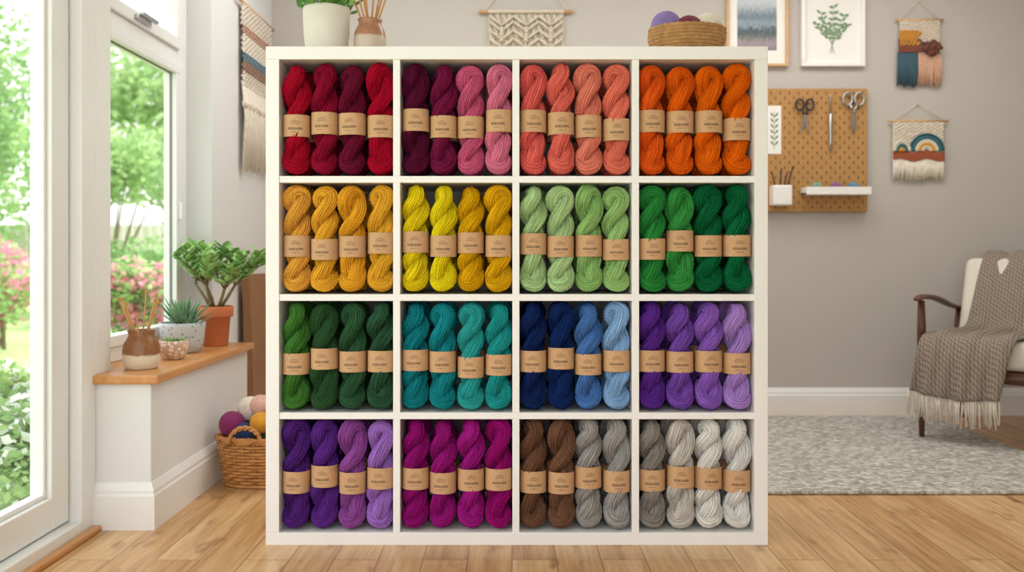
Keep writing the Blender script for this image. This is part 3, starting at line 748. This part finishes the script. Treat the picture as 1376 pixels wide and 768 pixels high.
for i in range(34):
    y=4.125+.475*i/33; e=1.27+U(-.03,.03)
    b.tube([(XL+.022,y,1.66),(XL+.03+U(0,.006),y+U(-.006,.006),1.5),(XL+.024,y+U(-.008,.008),e)],[.007,.009,.006],6)
    if i%4==0: b.sphere((XL+.035,y,1.56),.018,0,8,6,(1,1,1.2))
b.obj('fringe',YM('E4DACC'),g)

# ------------------------------------------------------------------ garden
m_grass=mat('lawn_grass','#A3C47C',.9,.2,3,.6,60,.02)
box('garden_lawn',-26,-1.46,-4,34,-.30,-.165,m_grass,bevel=0)
def foliage_mat(n,c1,c2):
    m=bpy.data.materials.new(n); m.use_nodes=True; nt=m.node_tree; nt.nodes.clear()
    o=nt.nodes.new('ShaderNodeOutputMaterial'); x=nt.nodes.new('ShaderNodeMixShader'); x.inputs[0].default_value=.45
    d1=nt.nodes.new('ShaderNodeBsdfDiffuse'); t=nt.nodes.new('ShaderNodeBsdfTranslucent')
    f=NOISE(nt,coords(nt,'Object'),2.5,4); f=MATH(nt,'MULTIPLY_ADD',f,3.,-1.)
    c=mixc(nt,f,lin(c1),lin(c2)); nt.links.new(c,d1.inputs[0]); nt.links.new(c,t.inputs[0])
    nt.links.new(d1.outputs[0],x.inputs[1]); nt.links.new(t.outputs[0],x.inputs[2]); nt.links.new(x.outputs[0],o.inputs[0]); return m
mf1=foliage_mat('leaf_fresh','#8FB66E','#C6DEA6'); mf2=foliage_mat('leaf_mid','#7CA264','#AECF92')
mpk=foliage_mat('pink_petal','#E2809E','#F4B4C8'); mwh=foliage_mat('white_petal','#F4F0F0','#FFFFFF')
m_bark=mat('bark','#8E7A68',.9,.2,12)
def bushmesh(name,n,rad,ls,mats,flower=0,seed=1,trunk=0):
    rn=random.Random(seed); b=MB(); lob=[(Vector((rn.uniform(-.55,.55)*rad[0],rn.uniform(-.55,.55)*rad[1],rn.uniform(-.4,.6)*rad[2])),rn.uniform(.35,.6)) for _ in range(9)]
    for i in range(n):
        c,s_=lob[rn.randrange(9)]
        q=Vector((rn.gauss(0,1),rn.gauss(0,1),rn.gauss(0,1))).normalized()*(rn.random()**.4)
        p=c+Vector((q.x*rad[0]*s_,q.y*rad[1]*s_,q.z*rad[2]*s_))+Vector((0,0,rad[2]+trunk))
        l=ls*rn.uniform(.6,1.3)
        if p.z<l*1.3: p.z=l*1.3
        d1=Vector((rn.gauss(0,1),rn.gauss(0,1),rn.gauss(0,.6))).normalized(); s1=d1.cross(Vector((rn.gauss(0,1),rn.gauss(0,1),rn.gauss(0,1)))).normalized()
        fl=rn.random()<flower*(2.5 if noise.noise(p*4)>.05 else .2)
        if fl: l*=1.2
        b.quad([p,p+d1*l*.5+s1*l*.28,p+d1*l,p+d1*l*.5-s1*l*.28],1 if fl else 0)
    for c,s_ in lob:
        b.tube([(0,0,0),(c.x*.2,c.y*.2,trunk*.8+.1),(c.x,c.y,c.z+rad[2]+trunk)],[.02+trunk*.04,.015+trunk*.025,.01],6,mi=2)
    return b.mesh(name,mats+[m_bark],False)
def place(name,me,x,y,z,s_=1,rz=0):
    o=bpy.data.objects.new(name,me); C.objects.link(o); o.location=(x,y,z); o.scale=(s_,)*3; o.rotation_euler=(0,0,rz); return o
B1=bushmesh('bush_pink',5000,(.8,.8,.7),.10,[mf1,mpk],.26,1); B2=bushmesh('bush_green',5500,(.9,.9,.8),.10,[mf2,mwh],.0,2)
B3=bushmesh('bush_white',2600,(.32,.32,.22),.05,[mf1,mwh],.14,3); T1=bushmesh('tree_a',6500,(2.2,2.2,2.0),.2,[mf1,mwh],0,4,1.3); T2=bushmesh('tree_b',6500,(2.0,2.0,2.4),.2,[mf2,mwh],0,5,.8)
G=-.16
place('garden_shrub',B3,-2.0,3.62,G,1.0); place('garden_shrub',B3,-2.55,4.35,G,1.1,1); place('garden_shrub',B3,-2.2,5.1,G,.9,2.)
place('flowering_bush',B1,-5.4,9.4,G,.85,0); place('flowering_bush',B1,-3.6,8.4,G,.72,2); place('flowering_bush',B1,-7.4,11.5,G,1.0,4)
for i,(x,y,k) in enumerate(((-4.4,10.9,.8),(-7.3,9.4,.6),(-2.4,7.2,.45),(-9.6,12.9,1.0),(-5.6,12.7,.8),(-3.,11.,.7))): place('garden_bush',B2,x,y,G,k,i*1.3)
for i,(me,x,y,k) in enumerate(((T1,-6.9,15.1,.66),(T2,-10.6,16.6,.75),(T2,-4.2,13.6,.62),(T1,-7.6,21.0,1.2),(T2,-14,22,1.3))): place('garden_tree',me,x,y,G,k,i*.9)
b=MB()
for i in range(100): b.box(-18+i*.18,-18+i*.18+.165,18.0,18.02,0,1.6)
b.box(-18,0,18.02,18.06,.3,.38); b.box(-18,0,18.02,18.06,1.2,1.28); b.obj('garden_fence',mat('weathered_fence','#D9D2C8',.9,.1,5),None,False,(0,0,G))

# ------------------------------------------------------------------ light
wld=bpy.data.worlds.new('sky'); bpy.context.scene.world=wld; wld.use_nodes=True; nt=wld.node_tree; bg=nt.nodes['Background']
tc=nt.nodes.new('ShaderNodeTexCoord'); sp=nt.nodes.new('ShaderNodeSeparateXYZ'); nt.links.new(tc.outputs['Generated'],sp.inputs[0])
f=MATH(nt,'MAXIMUM',MATH(nt,'MULTIPLY_ADD',sp.outputs[2],1.,.1),0.)
nt.links.new(mixc(nt,f,(1,.985,.96,1),(.93,.965,1,1)),bg.inputs[0]); bg.inputs[1].default_value=2.2
L=bpy.data.lights.new('sun','SUN'); L.energy=6.0; L.angle=math.radians(6); L.color=(1,.97,.92); o=bpy.data.objects.new('sun',L); C.objects.link(o)
o.rotation_euler=Vector((-.55,-.35,-.9)).to_track_quat('-Z','Y').to_euler()
def fill_panel(name,x,y,sx,sy,watt):  # unseen fill lamp in an invented ceiling housing
    g=empty(name,(x,y,HC)); b=MB()
    for a in ((-sx/2-.02,sx/2+.02,-sy/2-.02,-sy/2),(-sx/2-.02,sx/2+.02,sy/2,sy/2+.02),(-sx/2-.02,-sx/2,-sy/2,sy/2),(sx/2,sx/2+.02,-sy/2,sy/2)): b.box(*a,-.03,0)
    b.obj('invented_housing',m_white,g,False)
    l=bpy.data.lights.new(name+'_lamp','AREA'); l.shape='RECTANGLE'; l.size=sx; l.size_y=sy; l.energy=watt; l.color=(1,.98,.955)
    o=bpy.data.objects.new('fill_lamp',l); C.objects.link(o); o.parent=g; o.location=(0,0,-.02)
fill_panel('added_fill_light',1.3,3.7,2.2,.8,25); fill_panel('added_fill_light',-.55,3.75,.8,.8,12)  # added fill lights that brighten the back of the room

# ------------------------------------------------------------------ camera
cam=bpy.data.cameras.new('camera'); co=bpy.data.objects.new('camera',cam); C.objects.link(co)
co.location=(0,0,.86); co.rotation_euler=(pi/2,0,0); cam.sensor_width=36; cam.lens=1185.6*36/1376; cam.shift_y=-44/1376
cam.dof.use_dof=True; cam.dof.focus_distance=2.62; cam.dof.aperture_fstop=2.4; cam.clip_start=.05
bpy.context.scene.camera=co
bpy.context.scene.view_settings.view_transform='Standard'
